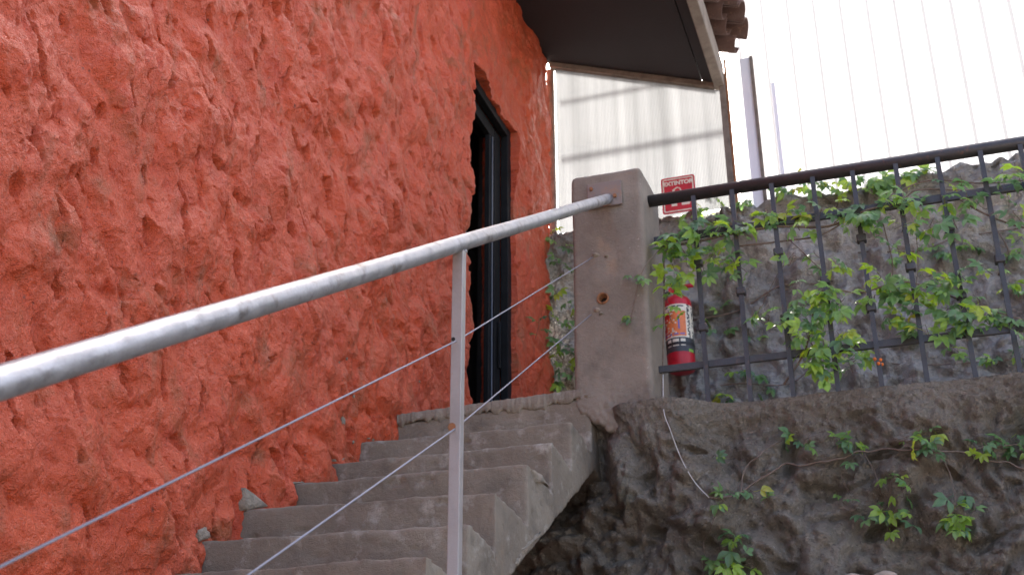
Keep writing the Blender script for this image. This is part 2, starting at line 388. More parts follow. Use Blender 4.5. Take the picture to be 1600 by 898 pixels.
for n0, n1, vox in ((-11, -1, .03), (0, 7, .0095)):
    V, N, Fc = remesh(stair_block(n0, n1), vox, 3)
    V = V + N*(.006*fbm(V/.2, 2) + .0022*noise(V/.045) + .0012*noise(V/.018) - .010*sstep(.45, .7, noise(V/np.array([.12, .03, .03])+6)) - .008*sstep(.42, .7, noise(V/.05+3))*(V[:, 0] > -.04))[:, None]
    fc = np.array([f if len(f) == 4 else (*f, f[-1]) for f in Fc]); ctr = V[fc].mean(1)
    t = np.clip(-ctr[:, 0]/-WX, 0, 1)
    idx = np.full(len(fc), n0)
    for n in range(n0+1, n1+1):
        yb = right[n][0]*(1-t) + left[n][0]*t - .02
        idx[ctr[:, 1] > yb] = n
    for n in range(n0, n1+1):
        sel = [Fc[i] for i in np.where(idx == n)[0]]
        if sel: obj('step', submesh('step', V, sel, M_conc), stairs)
# lumpy mortar screed on the top step
tn, tl = right[7], left[7]
cap = MB(); nx = 240
xs_ = np.linspace(-.93, -.01, nx); prof = []
for i, x in enumerate(xs_):
    t = -x/.9425; y0 = tn[0]*(1-t)+tl[0]*t; z0 = tn[1]*(1-t)+tl[1]*t
    n1 = float(noise(np.array([x/.05, .3, .1]))); n2 = float(noise(np.array([x/.02, 4.3, .1]))); n3 = float(noise(np.array([x/.2, 8.3, .1])))
    n4 = float(noise(np.array([x/.009, 1.3, .7])))
    lip = y0 - .004 + .004*n1 + .003*n4; drop = max(-.004, .010 + .022*n1 + .016*n2 + .014*n3 + .006*n4)
    prof.append([(x, y0+.5, z0-.01), (x, y0+.5, z0+.050), (x, lip+.03, z0+.050+.003*n1), (x, lip+.004, z0+.047+.004*n2), (x, lip, z0+.042+.004*n2), (x, lip-.003-.004*n2, z0+.016), (x, lip-.004-.004*n4, z0-drop*.8), (x, lip+.004, z0-drop), (x, y0+.03, z0-drop)])
A = np.array(prof); V, Fc = grid(A)
obj('top_screed', mesh('top_screed', V, Fc[:, ::-1], M_conc), stairs)
# grey mortar patches where the treads meet the wall
def patch(parent, pts, depth=.05, m=M_mortar):
    C = np.mean(pts, 0); V = [C + np.array([depth, 0, 0])]
    P2 = []
    for i in range(len(pts)):
        a, b = np.array(pts[i]), np.array(pts[(i+1) % len(pts)])
        for t in (0, .33, .66): P2.append(a*(1-t)+b*t + rng.normal(0, .002, 3))
    n = len(P2); ring2 = [p*.5 + C*.5 + np.array([depth*.8+rng.normal(0, .002), 0, 0]) for p in P2]
    back = [p - np.array([.05, 0, 0]) for p in P2]
    V = V + ring2 + P2 + back
    f = [(0, 1+i, 1+(i+1) % n) for i in range(n)]
    for k in (0, 1): f += [(1+k*n+i, 1+(k+1)*n+i, 1+(k+1)*n+(i+1) % n, 1+k*n+(i+1) % n) for i in range(n)]
    return obj('mortar_patch', mesh('mortar_patch', V, f, m), parent)
for poly in (((384, 762), (420, 790), (384, 797)), ((212, 878), (228, 868), (258, 892), (205, 898)), ((455, 752), (490, 745), (487, 757), (456, 760)), ((522, 718), (540, 716), (530, 724)), ((575, 684), (590, 680), (585, 690)), ((310, 830), (322, 822), (330, 838), (312, 845))):
    patch(stairs, [px(x, y, 0, WX+.010) for x, y in poly], .005)

# pale places where the skim coat has broken off the flank
def flank(poly):
    P2 = []; C = np.mean([px(x, y, 0, .004) for x, y in poly], 0)
    for i in range(len(poly)):
        a, b = px(*poly[i], 0, .0), px(*poly[(i+1) % len(poly)], 0, .0)
        for t in (0, .25, .5, .75): P2.append(a*(1-t)+b*t + np.array([0, *rng.normal(0, .004, 2)]))
    n = len(P2); mid = [p*.75+C*.25 + np.array([.0035+rng.normal(0, .0008), 0, 0]) for p in P2]
    f = [(0, 1+i, 1+(i+1) % n) for i in range(n)] + [(1+i, 1+n+i, 1+n+(i+1) % n, 1+(i+1) % n) for i in range(n)]
    obj('bare_patch', mesh('bare_patch', [C+np.array([.0035, 0, 0])]+mid+[p-np.array([.012, 0, 0]) for p in P2], f, M_mortar), stairs)
for poly in (((828, 728), (846, 742), (860, 760), (850, 757), (836, 752)), ((812, 862), (828, 842), (846, 826), (849, 829), (832, 850), (815, 870)), ((806, 880), (812, 866), (816, 868), (808, 886))): flank(poly)

# landing behind the top step
tag(obj('landing', MB().box((-1.18, right[7][0]+.12, .9), (-.02, 4.9, 1.20)).box((-.019, 2.45, .9), (4.2, 4.9, 1.17)).mesh('landing', M_conc)), kind='structure')

# ------------------------------------------------------------------ retaining wall below the fence
def rock_disp(P, k=0.):
    w = np.stack([noise(P/.4+3+k), noise(P/.4+9+k), noise(P/.4+5+k)], -1)*.10
    Q = P + w
    h = .10*fbm(Q/.5+k, 2) + .15*np.abs(noise(Q/.23+k+4)) + .075*np.abs(noise(Q/.09+k+9)) + .020*noise(P/.035+k) + .008*noise(P/.016+k) - .05
    h -= .055*sstep(.30, .50, noise(Q*np.array([1, 1, 1.9])/.16+k+33))
    return h
RY = 2.215
xs = steps_to([(-.97, 2.2, 420), (2.2, 4.2, 80)])
sv = steps_to([(-2.06, .10, 26), (.10, 1.19, 165)])
back = np.linspace(.012, .26, 16)
X, S = np.meshgrid(xs, np.concatenate([sv, 1.19+back]), indexing='ij')
onface = S <= 1.19
base = np.stack([X, np.where(onface, RY, RY+(S-1.19)), np.where(onface, S, 1.19)], -1)
nrm = np.stack([np.zeros_like(X), np.where(onface, -1., 0.), np.where(onface, 0., 1.)], -1)
edge = np.exp(-((S-1.19)/.018)**2); nrm = nrm + edge[..., None]*np.array([0, -.7, .7]); nrm /= np.linalg.norm(nrm, axis=-1)[..., None]
d = rock_disp(base); rel = np.where(onface, sstep(0, .30, 1.19-S)*.86+.14, .14)
lower = np.where(onface, .16*sstep(.0, 1.1, 1.05-S), 0)                        # the foot bulges out
coarse = np.where(onface, 1, 0)*(.012*noise(base/.024) + .010*np.abs(noise(base/.05+2)))*sstep(.0, .05, 1.19-S)*sstep(.80, .98, S+.10*noise(base/.15))
P = base + nrm*((d-.012)*rel + coarse)[..., None] + np.stack([np.zeros_like(X), -lower, np.zeros_like(X)], -1)
P[..., 1] -= .15*sstep(.60, .34, X)*sstep(.0, .15, X)*np.where(onface, sstep(.45, .85, S), 0)      # lump that carries the pillar
P[..., 1] += np.where(X < .0, .10*sstep(.0, -.2, X)*sstep(1.19, 1.0, S), 0)     # hollow under the stairs
RWS = P[:, :len(sv)].copy()
V, Fc = grid(P)
rw = thing('retaining_wall', 'rough grey brown shotcrete retaining wall under the iron fence', 'wall')
obj('rough_face', mesh('rough_face', V, Fc, M_rock), rw)
lp = px(1335, 894, 1, 2.02)
lb = MB().box((lp[0]-.17, 1.96, lp[2]-.12), (lp[0]+.16, 2.3, lp[2]-.016)).mesh('stone_ledge', M_brick, bevel=.012)
V, N, Fc = remesh(lb, .01, 1); obj('stone_ledge', mesh('stone_ledge', V+N*(.014*noise(V/.06))[:, None], Fc, M_brick), rw)

# ------------------------------------------------------------------ back wall
BY = 4.76
xs = steps_to([(-1.1, 2.8, 300), (2.8, 4.6, 50)]); sv = steps_to([(1.1, 1.7, 14), (1.7, 3.56, 150)]); back = np.linspace(.015, .35, 10)
X, S = np.meshgrid(xs, np.concatenate([sv, 3.56+back]), indexing='ij'); onface = S <= 3.56
base = np.stack([X, np.where(onface, BY, BY+(S-3.56)), np.where(onface, S, 3.56)], -1)
nrm = np.stack([np.zeros_like(X), np.where(onface, -1., 0.), np.where(onface, 0., 1.)], -1)
w = np.stack([noise(base/.5+1), noise(base/.5+2), noise(base/.5+3)], -1)*.12; Q = base + w
d = .15*np.abs(noise(Q/.34+6)) + .085*np.abs(noise(Q/.17+2)) + .050*np.abs(noise(Q/.08+1)) + .018*noise(base/.035) - .07
d -= .06*sstep(.3, .48, noise(Q/.2+50))
P = base + nrm*d[..., None]
top = -.06 + .05*noise(np.stack([X/.45, X*0, X*0], -1)) + .06*sstep(1.7, 2.4, X)
P[..., 2] += np.where(S > 3.2, top*sstep(3.2, 3.56, S), 0)
BWS = P[:, :len(sv)].copy()
V, Fc = grid(P)
bw = thing('back_wall', 'weathered grey stone wall behind the iron fence and fire extinguisher', 'wall')
obj('rough_face', mesh('rough_face', V, Fc, M_back), bw)

# ------------------------------------------------------------------ pillar
pil = thing('concrete_pillar', 'square concrete pillar at the top of the stairs', 'pillar', loc=(.11, 2.3, 1.15))
pv = [(-.075, 2.12, 1.20), (.285, 2.12, .95), (.292, 2.50, .95), (-.07, 2.50, 1.20), (-.063, 2.12, 2.388), (.285, 2.12, 2.392), (.29, 2.50, 2.40), (-.06, 2.50, 2.40)]
pm = mesh('p', pv, [(0, 3, 2, 1), (4, 5, 6, 7), (0, 1, 5, 4), (1, 2, 6, 5), (2, 3, 7, 6), (3, 0, 4, 7)], M_pillar, False)
b = bmesh.new(); b.from_mesh(pm); bmesh.ops.bevel(b, geom=[e for e in b.edges], offset=.022, segments=3, affect='EDGES', profile=.5); b.to_mesh(pm); b.free()
hc = px(942, 466, 1, 2.12)
hole = MB().tube([(hc[0], 2.05, hc[2]), (hc[0], 2.24, hc[2])], .024, 20).mesh('h', M_dark)
b = bmesh.new(); b.from_mesh(hole); bmesh.ops.recalc_face_normals(b, faces=b.faces); b.to_mesh(hole); b.free()
V, N, Fc = remesh(pm, .0075, 1, [hole])
low = sstep(1.34, 1.16, V[:, 2])*(V[:, 1] < 2.3)
V = V + N*(.004*fbm(V/.22, 2) + .0010*noise(V/.03) + .0006*noise(V/.013) + low*(.014*np.abs(noise(V/.03)) + .008*np.abs(noise(V/.06))))[:, None]
po = obj('shaft', mesh('shaft', V, Fc, M_pillar), pil); po.location = -Vector(pil.location)
def pchild(name, m): o = obj(name, m, pil); o.location = -Vector(pil.location); return o
ring = MB(); n = 20
for r0, y in ((.0225, 2.118), (.030, 2.114), (.032, 2.121), (.0225, 2.20)): pass
pchild('pipe_socket', MB().add([(hc[0]+r*math.cos(k*6.2832/n), y, hc[2]+r*math.sin(k*6.2832/n)) for r, y in ((.030, 2.122), (.028, 2.113), (.022, 2.113), (.021, 2.21)) for k in range(n)],
       [(i*n+k, (i+1)*n+k, (i+1)*n+(k+1) % n, i*n+(k+1) % n) for i in range(3) for k in range(n)]).mesh('pipe_socket', M_rust, True))
pchild('hole_shade_disc', MB().tube([(hc[0], 2.165, hc[2]), (hc[0], 2.175, hc[2])], .0208, 16).mesh('hole_shade_disc', M_dark))  # near-black disc set in the hole to paint its inside dark
for x, y, s in ((930, 398, .022), (948, 400, .012), (933, 484, .022), (940, 490, .015)):
    c = px(x, y, 1, 2.12); V = []; n = 8
    V = [(c[0], c[1]-.014, c[2])] + [(c[0]+s*f*math.cos(a)*random.uniform(.7, 1.2), c[1]-yy, c[2]+.6*s*f*math.sin(a)*random.uniform(.7, 1.3)) for f, yy in ((.55, .010), (1, -.004)) for a in np.linspace(0, 6.28, n, endpoint=False)]
    f = [(0, 1+(i+1) % n, 1+i) for i in range(n)] + [(1+i, 1+(i+1) % n, 1+n+(i+1) % n, 1+n+i) for i in range(n)]
    pchild('plaster_blob', mesh('plaster_blob', V, f, M_mortar))

# ------------------------------------------------------------------ handrail
RX = float(px(949, 311, 1, 2.10)[0]); r_ = .0253
a = px(0, 597, 0, RX); e = px(949, 311, 0, RX); dr = (e-a)/np.linalg.norm(e-a)
rail = thing('handrail', 'galvanised steel pipe handrail with wire cables beside the stairs', 'handrail', loc=(RX, .065, -.15))
def rchild(name, m, parent=rail): o = obj(name, m, parent); o.location = -Vector(rail.location) if parent is rail else (0, 0, 0); return o
start = a - dr*1.35; end = e + dr*((2.108-e[1])/dr[1])
pts = [start + (end-start)*t + np.array([0, 0, .0008*math.sin(23*t)]) for t in np.linspace(0, 1, 40)]
rchild('rail_pipe', MB().tube(pts, r_, 28).mesh('rail_pipe', M_galv, True))
joint = start + (end-start)*.955
rchild('weld_bead', MB().tube([joint-dr*.004, joint+dr*.004], r_+.0011, 28).mesh('weld_bead', M_galv, True))
# plate on the pillar
c0, c1, c2 = px(918, 286, 1, 2.112), px(971, 282, 1, 2.112), px(971, 320, 1, 2.112)
pl = MB().box((c0[0], 2.100, c2[2]), (c1[0], 2.112, c1[2])).mesh('mounting_plate', M_plate, bevel=.003)
plate = rchild('mounting_plate', pl)
for x, y in ((961, 306), (924, 296)):
    q = px(x, y, 1, 2.098); obj('bolt', MB().tube([(q[0], 2.101, q[2]), (q[0], 2.088, q[2])], .009, 6).mesh('bolt', M_rust), plate)
# post: square tube turned a little
def post(px_, pz0, pz1, yy):
    h = .0165; ang = rad(2); q = MB(); V = []
    for z in (pz0, pz1):
        for sx, sy in ((-1, -1), (1, -1), (1, 1), (-1, 1)):
            x, y = sx*h, sy*h; V.append((px_+x*math.cos(ang)-y*math.sin(ang), yy+x*math.sin(ang)+y*math.cos(ang), z))
    q.add(V, [(0, 3, 2, 1), (4, 5, 6, 7), (0, 1, 5, 4), (1, 2, 6, 5), (2, 3, 7, 6), (3, 0, 4, 7)])
    return q.mesh('post', M_post, bevel=.0025)
pb = px(714, 640, 0, RX); py_ = float(pb[1]); ptop = float(a[2] + dr[2]/dr[1]*(py_-a[1])) - r_*1.02
pst = rchild('post', post(RX, -.20, ptop, py_))
obj('weld_bead', MB().tube([(RX-.016, py_+.012, ptop+.001), (RX+.018, py_+.016, ptop+.006)], .006, 8).mesh('weld_bead', M_galv, True), pst)
obj('bracket', MB().box((-.004, py_-.03, -.19), (RX-.0175, py_+.03, -.13)).mesh('bracket', M_post, bevel=.003), pst)
py2 = py_-2.3; rchild('post', post(RX, -1.95, float(a[2] + dr[2]/dr[1]*(py2-a[1])) - r_*1.02, py2))
rchild('bracket', MB().box((-.004, py2-.03, -1.6), (RX-.0175, py2+.03, -1.54)).mesh('bracket', M_post, bevel=.003))
# cables
for k, (pp, far, edgepx) in enumerate((((705, 521.5), (926, 402), (0, 885)), ((707, 663), (924, 491), (390, 896)))):
    h = px(*pp, 0, RX); h[1] = py_; h[0] = RX
    w = px(*pp, 0, RX-.002); z = w[2]
    A = np.array([RX, py_, z]); B = px(*far, 1, 2.116); lo = px(*edgepx, 0, RX); dl = (lo-A)/np.linalg.norm(lo-A)
    L_ = MB().tube([A + dl*(2.31/abs(dl[1])), A - dl*0, B], .0024, 8).mesh('cable', M_cable, True)
    rchild('cable', L_)
    obj('cable_hole_disc', MB().tube([(RX-.008, py_-.0175, z-.003), (RX-.008, py_-.0185, z-.003)], .006 if k == 0 else .012, 12).mesh('cable_hole_disc', M_dark if k == 0 else M_rust), pst)  # upper disc is near-black, painting the dark of the cable hole

# ------------------------------------------------------------------ iron fence
FY = 2.27
fence = thing('iron_fence', 'black wrought iron fence with collared bars on the retaining wall', 'fence', loc=(.29, FY, 1.19))
def fchild(name, m, parent=fence): o = obj(name, m, parent); o.location = -Vector(fence.location) if parent is fence else (0, 0, 0); return o
FXE = 3.9
zr = [float(px(1300, y, 1, FY)[2]) for y in (269.5, 335, 546)]
fchild('top_rail', MB().tube([(.275, FY, zr[0]), (FXE, FY, zr[0]-.006)], .030, 18).mesh('top_rail', M_iron, True))
fchild('middle_rail', MB().box((.30, FY-.006, zr[1]-.019), (FXE, FY+.012, zr[1]+.019)).mesh('middle_rail', M_iron, bevel=.003))
fchild('bottom_rail', MB().box((.278, FY-.006, zr[2]-.017), (FXE, FY+.012, zr[2]+.017)).mesh('bottom_rail', M_iron, bevel=.003))
bx = [float(px(x, y, 1, FY)[0]) for x, y in ((1085, 320), (1145, 305), (1206, 292), (1270, 280), (1332, 270), (1398, 260), (1465, 250), (1530, 240), (1595, 232))]
while bx[-1] < FXE-.2: bx.append(bx[-1]+.183)
colz = [float(px(x, y, 1, FY)[2]) for x, y in ((1090, 415), (1096, 518), (1155, 459))]
for k, x in enumerate(bx):
    h = .0105; lean = random.uniform(-.004, .004)
    br = MB(); V = []
    zz = np.linspace(1.15, zr[0]-.02, 8)
    for z in zz:
        for sx, sy in ((-1, -1), (1, -1), (1, 1), (-1, 1)): V.append((x+sx*h+lean*(z-1.7)*2, FY-.016+sy*h, z))
    f = [(4*i+j, 4*i+(j+1) % 4, 4*i+4+(j+1) % 4, 4*i+4+j) for i in range(7) for j in range(4)] + [(3, 2, 1, 0), (28, 29, 30, 31)]
    br.add(V, f); bo = fchild('bar', br.mesh('bar', M_iron))
    for z in ((colz[0], colz[1]) if k % 2 == 0 else (colz[2],)):
        z += random.uniform(-.012, .012); c = .0215
        obj('collar', MB().box((x-c, FY-.016-c, z-.018), (x+c, FY-.016+c, z+.018)).mesh('collar', M_iron, bevel=.006), bo)

# ------------------------------------------------------------------ roof over the door
roof = thing('tiled_roof', 'dark roof overhang edged with clay barrel tiles above the door', 'roof', loc=(WX, 4.76, 5.02))
def ochild(name, m): o = obj(name, m, roof); o.location = -Vector(roof.location); return o
SX, SZ, EX, EZ = WX-.08, 5.05, .335, 4.545; Y0, Y1 = 3.3, 4.80
sl = (EZ-SZ)/(EX-SX); rz = lambda x: SZ + sl*(x-SX)
def slab(x0, x1, y0, y1, o0, o1):
    return MB().add([(x, y, rz(x)+o) for o in (o0, o1) for x, y in ((x0, y0), (x1, y0), (x1, y1), (x0, y1))],
                    [(0, 3, 2, 1), (4, 5, 6, 7), (0, 1, 5, 4), (1, 2, 6, 5), (2, 3, 7, 6), (3, 0, 4, 7)])
ochild('soffit', slab(SX, EX-.09, Y0, Y1, 0, .05).mesh('soffit', M_soffit))
ochild('soffit_batten', slab(EX-.085, EX-.001, Y0, Y1, .006, .05).mesh('soffit_batten', M_soffit, bevel=.004))
ochild('fascia', MB().box((EX, Y0, rz(EX)-.045), (EX+.075, Y1+.02, rz(EX)+.17)).mesh('fascia', M_fascia, bevel=.008))
ochild('roof_deck', slab(SX-1.5, EX+.05, Y0, Y1, .20, .25).mesh('roof_deck', M_batten))
ochild('end_beam', slab(SX+.08, EX-.002, Y1-.04, Y1+.03, -.05, -.002).mesh('end_beam', M_batten, bevel=.006))
def tile_mesh(L, r0, r1, up):
    """one half-round clay tile along +x; up = cover tile, else channel"""
    V = []; n = 10; th = .014; s = 1 if up else -1
    for x, r in ((0, r0), (L, r1)):
        for rr in (r, r-th):
            for k in range(n+1):
                a = math.pi*k/n; V.append((x, rr*math.cos(a), s*rr*math.sin(a)))
    m = n+1; f = []
    for k in range(n):
        f += [(k, k+1, 2*m+k+1, 2*m+k), (m+k, 3*m+k, 3*m+k+1, m+k+1), (k, m+k, m+k+1, k+1), (2*m+k, 2*m+k+1, 3*m+k+1, 3*m+k)]
    f += [(0, 2*m, 3*m, m), (n, m+n, 3*m+n, 2*m+n)]
    return mesh('roof_tile', V, f, M_tile)
tc, tch = tile_mesh(.46, .085, .105, True), tile_mesh(.46, .105, .085, False)
ang = math.atan(sl)
for row in range(3):
    for j in range(13):
        for up in (True, False):
            y = Y1 - .10 - j*.215 - (.1075 if up else 0)
            if y < Y0: continue
            xb = EX + .27 - row*.36 + (.03 if up else -.04) + random.uniform(-.02, .02)
            o = ochild('roof_tile', tc if up else tch)
            o.location = Vector((xb-.46, y, rz(xb-.46) + (.36 if up else .345) + row*.012)) - Vector(roof.location)
            o.rotation_euler = (random.uniform(-.05, .05), -ang + random.uniform(-.02, .02), random.uniform(-.03, .03))

# ------------------------------------------------------------------ fluted polycarbonate screen
PY = 4.80
scr = thing('polycarbonate_screen', 'translucent fluted plastic screen with timber frame under the dark roof', 'screen', loc=(-.3, PY, 3.56))
def schild(name, m): o = obj(name, m, scr); o.location = -Vector(scr.location); return o
x0, x1 = -.90, .37; nfl = 110
xs = np.linspace(x0, x1, nfl*4+1); pat = np.array([0, .0035, .0045, .0035])
V = []; f = []
for i, x in enumerate(xs):
    yy = PY - pat[i % 4]; V += [(x, yy, 3.50), (x, yy, rz(x)-.045)]
for i in range(len(xs)-1): f.append((2*i, 2*i+2, 2*i+3, 2*i+1))
schild('fluted_sheet', mesh('fluted_sheet', V, f, M_poly, False))
schild('frame_stile', MB().box((-.965, PY-.03, 3.5), (-.912, PY+.02, 4.95)).mesh('frame_stile', M_batten, bevel=.004))
schild('frame_stile', MB().box((x1, PY-.035, 3.5), (x1+.045, PY+.02, 4.62)).mesh('frame_stile', M_batten, bevel=.004))
schild('steel_edge', MB().box((x1+.047, PY-.03, 3.5), (x1+.062, PY+.02, 4.75)).mesh('steel_edge', M_rust, bevel=.003))
for z, h in ((4.19, .055), (4.70, .016)):
    schild('rear_batten', MB().box((x0, PY+.16, z+.15-h*.22), (x1, PY+.19, z+.15+h*.22)).mesh('rear_batten', M_batten))
# ------------------------------------------------------------------ white corrugated sheeting to the right, plus unseen sheets added over the roof
sh = thing('white_sheeting', 'bright white corrugated sheeting standing on top of the stone wall, with unseen sheets added above the roof', 'fence', loc=(.45, 4.88, 3.5))
def corr(xa, xb, zb=3.45, zt_=10.5):  # upper height is unseen, raised to keep direct sun off the foreground
    V = []; f = []; pitch = .19; x = xa; pts = []
    while x < xb: pts += [(x, 0), (x+.085, 0), (x+.105, -.04), (x+.165, -.04), (x+.19, 0)]; x += pitch
    for x, d in pts: V += [(x, 4.88+d, zb), (x, 4.88+d, zt_)]
    for i in range(len(pts)-1): f.append((2*i, 2*i+2, 2*i+3, 2*i+1))
    return mesh('corrugated_sheet', V, f, M_sheet, False)
for k in range(-5, 6):  # leftmost sheets, above the roof, are unseen and added to diffuse the sun
    o = obj('corrugated_sheet', corr(.445+k*.76, .445+k*.76+.755, 3.45 if k >= 0 else 5.75), sh); o.location = Vector((0, .004*(k % 2), 0)) - Vector(sh.location)
M_strip = mat('pale_cover_strip', (.82, .82, .84), .5)
for x_, w_, y_, t_ in ((1215, .013, 4.80, 128),):
    q = px(x_, 200, 1, y_)[0]; o = obj('cover_strip', MB().box((q-w_, y_, 3.4), (q+w_, y_+.03, px(x_, t_, 1, y_)[2])).mesh('cover_strip', M_strip), sh); o.location = -Vector(sh.location)
qa, qb = px(1166, 200, 1, 4.80)[0], px(1185, 200, 1, 4.80)[0]
o = obj('edge_flashing', MB().box((qa, 4.79, 3.4), (qb-.014, 4.81, 4.72)).mesh('edge_flashing', mat('white_steel', (.72, .72, .75), .5)), sh); o.location = -Vector(sh.location)
o = obj('edge_strip', MB().box((qb-.013, 4.775, 3.4), (qb+.010, 4.81, 4.72)).mesh('edge_strip', M_batten), sh); o.location = -Vector(sh.location)

# ------------------------------------------------------------------ sign
def text_mesh(body, size, m):
    cu = bpy.data.curves.new('t', 'FONT'); cu.body = body; cu.size = size; cu.align_x = 'CENTER'; cu.align_y = 'CENTER'; cu.extrude = .0008; cu.offset = .002
    o = bpy.data.objects.new('t', cu); COL.objects.link(o); dg = bpy.context.evaluated_depsgraph_get(); dg.update()
    me = bpy.data.meshes.new_from_object(o.evaluated_get(dg)); bpy.data.objects.remove(o); me.materials.clear(); me.materials.append(m); return me
sc_ = px(1058, 275, 1, 4.70); SW, SH = .245, .29
sign = thing('fire_extinguisher_sign', 'small red sign reading EXTINTOR on the translucent screen', 'sign', loc=(sc_[0], 4.71, sc_[2]))
def rrect(w, h, r, n=6):
    return [(cx*(w/2-r)+r*math.cos(a+t), cz*(h/2-r)+r*math.sin(a+t)) for cx, cz, a in ((1, 1, 0), (-1, 1, math.pi/2), (-1, -1, math.pi), (1, -1, 1.5*math.pi)) for t in np.linspace(0, math.pi/2, n)]
def plate_mesh(name, pts, y0, y1, m, dz=0):
    n = len(pts); V = [(x, y0, z+dz) for x, z in pts] + [(x, y1, z+dz) for x, z in pts]
    return mesh(name, V, [tuple(range(n)), tuple(range(n, 2*n))[::-1]] + [(i, n+i, n+(i+1) % n, (i+1) % n) for i in range(n)], m, False)
obj('board', plate_mesh('board', rrect(SW, SH, .018), 0, .004, M_signred, -SH/2), sign)
o_, i_ = rrect(SW-.022, SH-.022, .014), rrect(SW-.040, SH-.040, .008); n = len(o_)
obj('border_line', mesh('border_line', [(x, -.0012, z-SH/2) for x, z in o_+i_], [(k, (k+1) % n, n+(k+1) % n, n+k) for k in range(n)], M_cream, False), sign)
tm = text_mesh('EXTINTOR', .044, M_cream); to = obj('lettering', tm, sign, (0, -.0015, -.052)); to.rotation_euler = (math.pi/2, 0, 0)
# pictogram: extinguisher, hose and flame
pic = [(-.055, -.235), (-.015, -.235), (-.015, -.13), (-.027, -.115), (-.027, -.10), (-.043, -.10), (-.043, -.115), (-.055, -.13)]
obj('pictogram', plate_mesh('pictogram', pic, -.0014, -.0002, M_cream), sign)
pic = [(.02, -.235), (.075, -.235), (.088, -.19), (.075, -.15), (.066, -.165), (.055, -.112), (.042, -.15), (.030, -.175), (.024, -.155), (.012, -.20)]
obj('pictogram', plate_mesh('pictogram', pic, -.0014, -.0002, M_cream), sign)
hz = [(-.035, -.0008, -.105), (-.01, -.0008, -.088), (.01, -.0008, -.095), (.018, -.0008, -.115)]
obj('pictogram', MB().tube(hz, .005, 6).mesh('pictogram', M_cream), sign)

# ------------------------------------------------------------------ fire extinguisher
ex = px(1066, 588, 1, 4.60); ER = .093
ext = thing('fire_extinguisher', 'red fire extinguisher with printed label hung on the stone wall behind the fence', 'extinguisher', loc=(ex[0], 4.60, ex[2]+.03))
EH = .475
obj('cylinder_body', MB().lathe([(.0, 0), (.06, 0), (.085, .006), (ER, .03), (ER, EH), (.088, EH+.03), (.07, EH+.055), (.035, EH+.07), (.03, EH+.08), (.0, EH+.08)], 40).mesh('cylinder_body', M_extred, True), ext)
obj('neck', MB().lathe([(.0, EH+.078), (.024, EH+.08), (.024, EH+.10), (.018, EH+.105), (.018, EH+.13), (0, EH+.131)], 20).mesh('neck', M_black, True), ext)
obj('lever', MB().tube([(-.01, -.01, EH+.125), (.06, -.045, EH+.118), (.125, -.075, EH+.105)], [.014, .015, .013], 10).mesh('lever', M_extred, True), ext)
obj('lever', MB().tube([(-.005, -.01, EH+.15), (.05, -.04, EH+.172), (-.06, 0, EH+.19)][:2], [.012, .011], 10).mesh('lever', M_extred, True), ext)
obj('gauge', MB().tube([(-.03, -.03, EH+.105), (-.03, -.05, EH+.105)], .018, 14).mesh('gauge', M_redp), ext)
obj('hose', MB().tube([(-.02, 0, EH+.11), (-.075, .0, EH+.105), (-.11, -.01, EH+.04), (-.112, -.02, EH-.1), (-.108, -.025, EH-.3)], .012, 8).mesh('hose', M_black, True), ext)
# label: a shell of printed cells just outside the body
nc, zb, zt2 = 30, .115, .455; nr = 34; V = []; f = []; mi = []
for i in range(nr+1):
    for k in range(nc+1):
        a = -math.pi/2 - 1.75 + 3.5*k/nc; V.append(((ER+.0012)*math.cos(a), (ER+.0012)*math.sin(a), zb+(zt2-zb)*i/nr))
rnd = random.Random(3)
for i in range(nr):
    for k in range(nc):
        f.append((i*(nc+1)+k, i*(nc+1)+k+1, (i+1)*(nc+1)+k+1, (i+1)*(nc+1)+k)); u = k/nc; v = i/nr
        c = 0
        if v < .05: c = 3 if not (.70 < u < .86) else 5
        elif v < .27:
            c = 3
            if .10 < v < .24 and any(abs(u-q) < .055 for q in (.30, .45, .60)): c = 0
        elif u > .68: c = 0 if (k % 4 in (0, 1)) or rnd.random() < .35 else 3
        elif v < .31: c = 0
        elif v < .84:
            c = 1 if (u > .34 + .1*math.sin(v*9)) else 2
            if .33 < v < .37 and k % 4: c = 4
            if (.5 < u < .54 and .45 < v < .75): c = 4
            if rnd.random() < .16 and u < .5: c = 0
        elif v < .90: c = 0
        else: c = 3 if (.93 < v < .96 and k % 5 not in (0,) and .2 < u < .7) else 0
        mi.append(c)
obj('label_sticker', mesh('label_sticker', V, f, [M_cream, M_orange, M_redp, M_blackp, M_bluep, flat('green_print', (.20, .40, .05))], True, mi), ext)
st = MB(); n = 32
st.add([(r*math.cos(k*6.2832/n), r*math.sin(k*6.2832/n), z) for r, z in ((ER+.001, .163), (ER+.004, .163), (ER+.004, .183), (ER+.001, .183)) for k in range(n)],
       [(i*n+k, i*n+(k+1) % n, (i+1)*n+(k+1) % n, (i+1)*n+k) for i in range(3) for k in range(n)])
obj('bracket_strap', st.mesh('bracket_strap', M_black), ext)
obj('wall_bracket', MB().box((-.03, ER-.003, .05), (.03, .16, .36)).mesh('wall_bracket', M_black), ext)

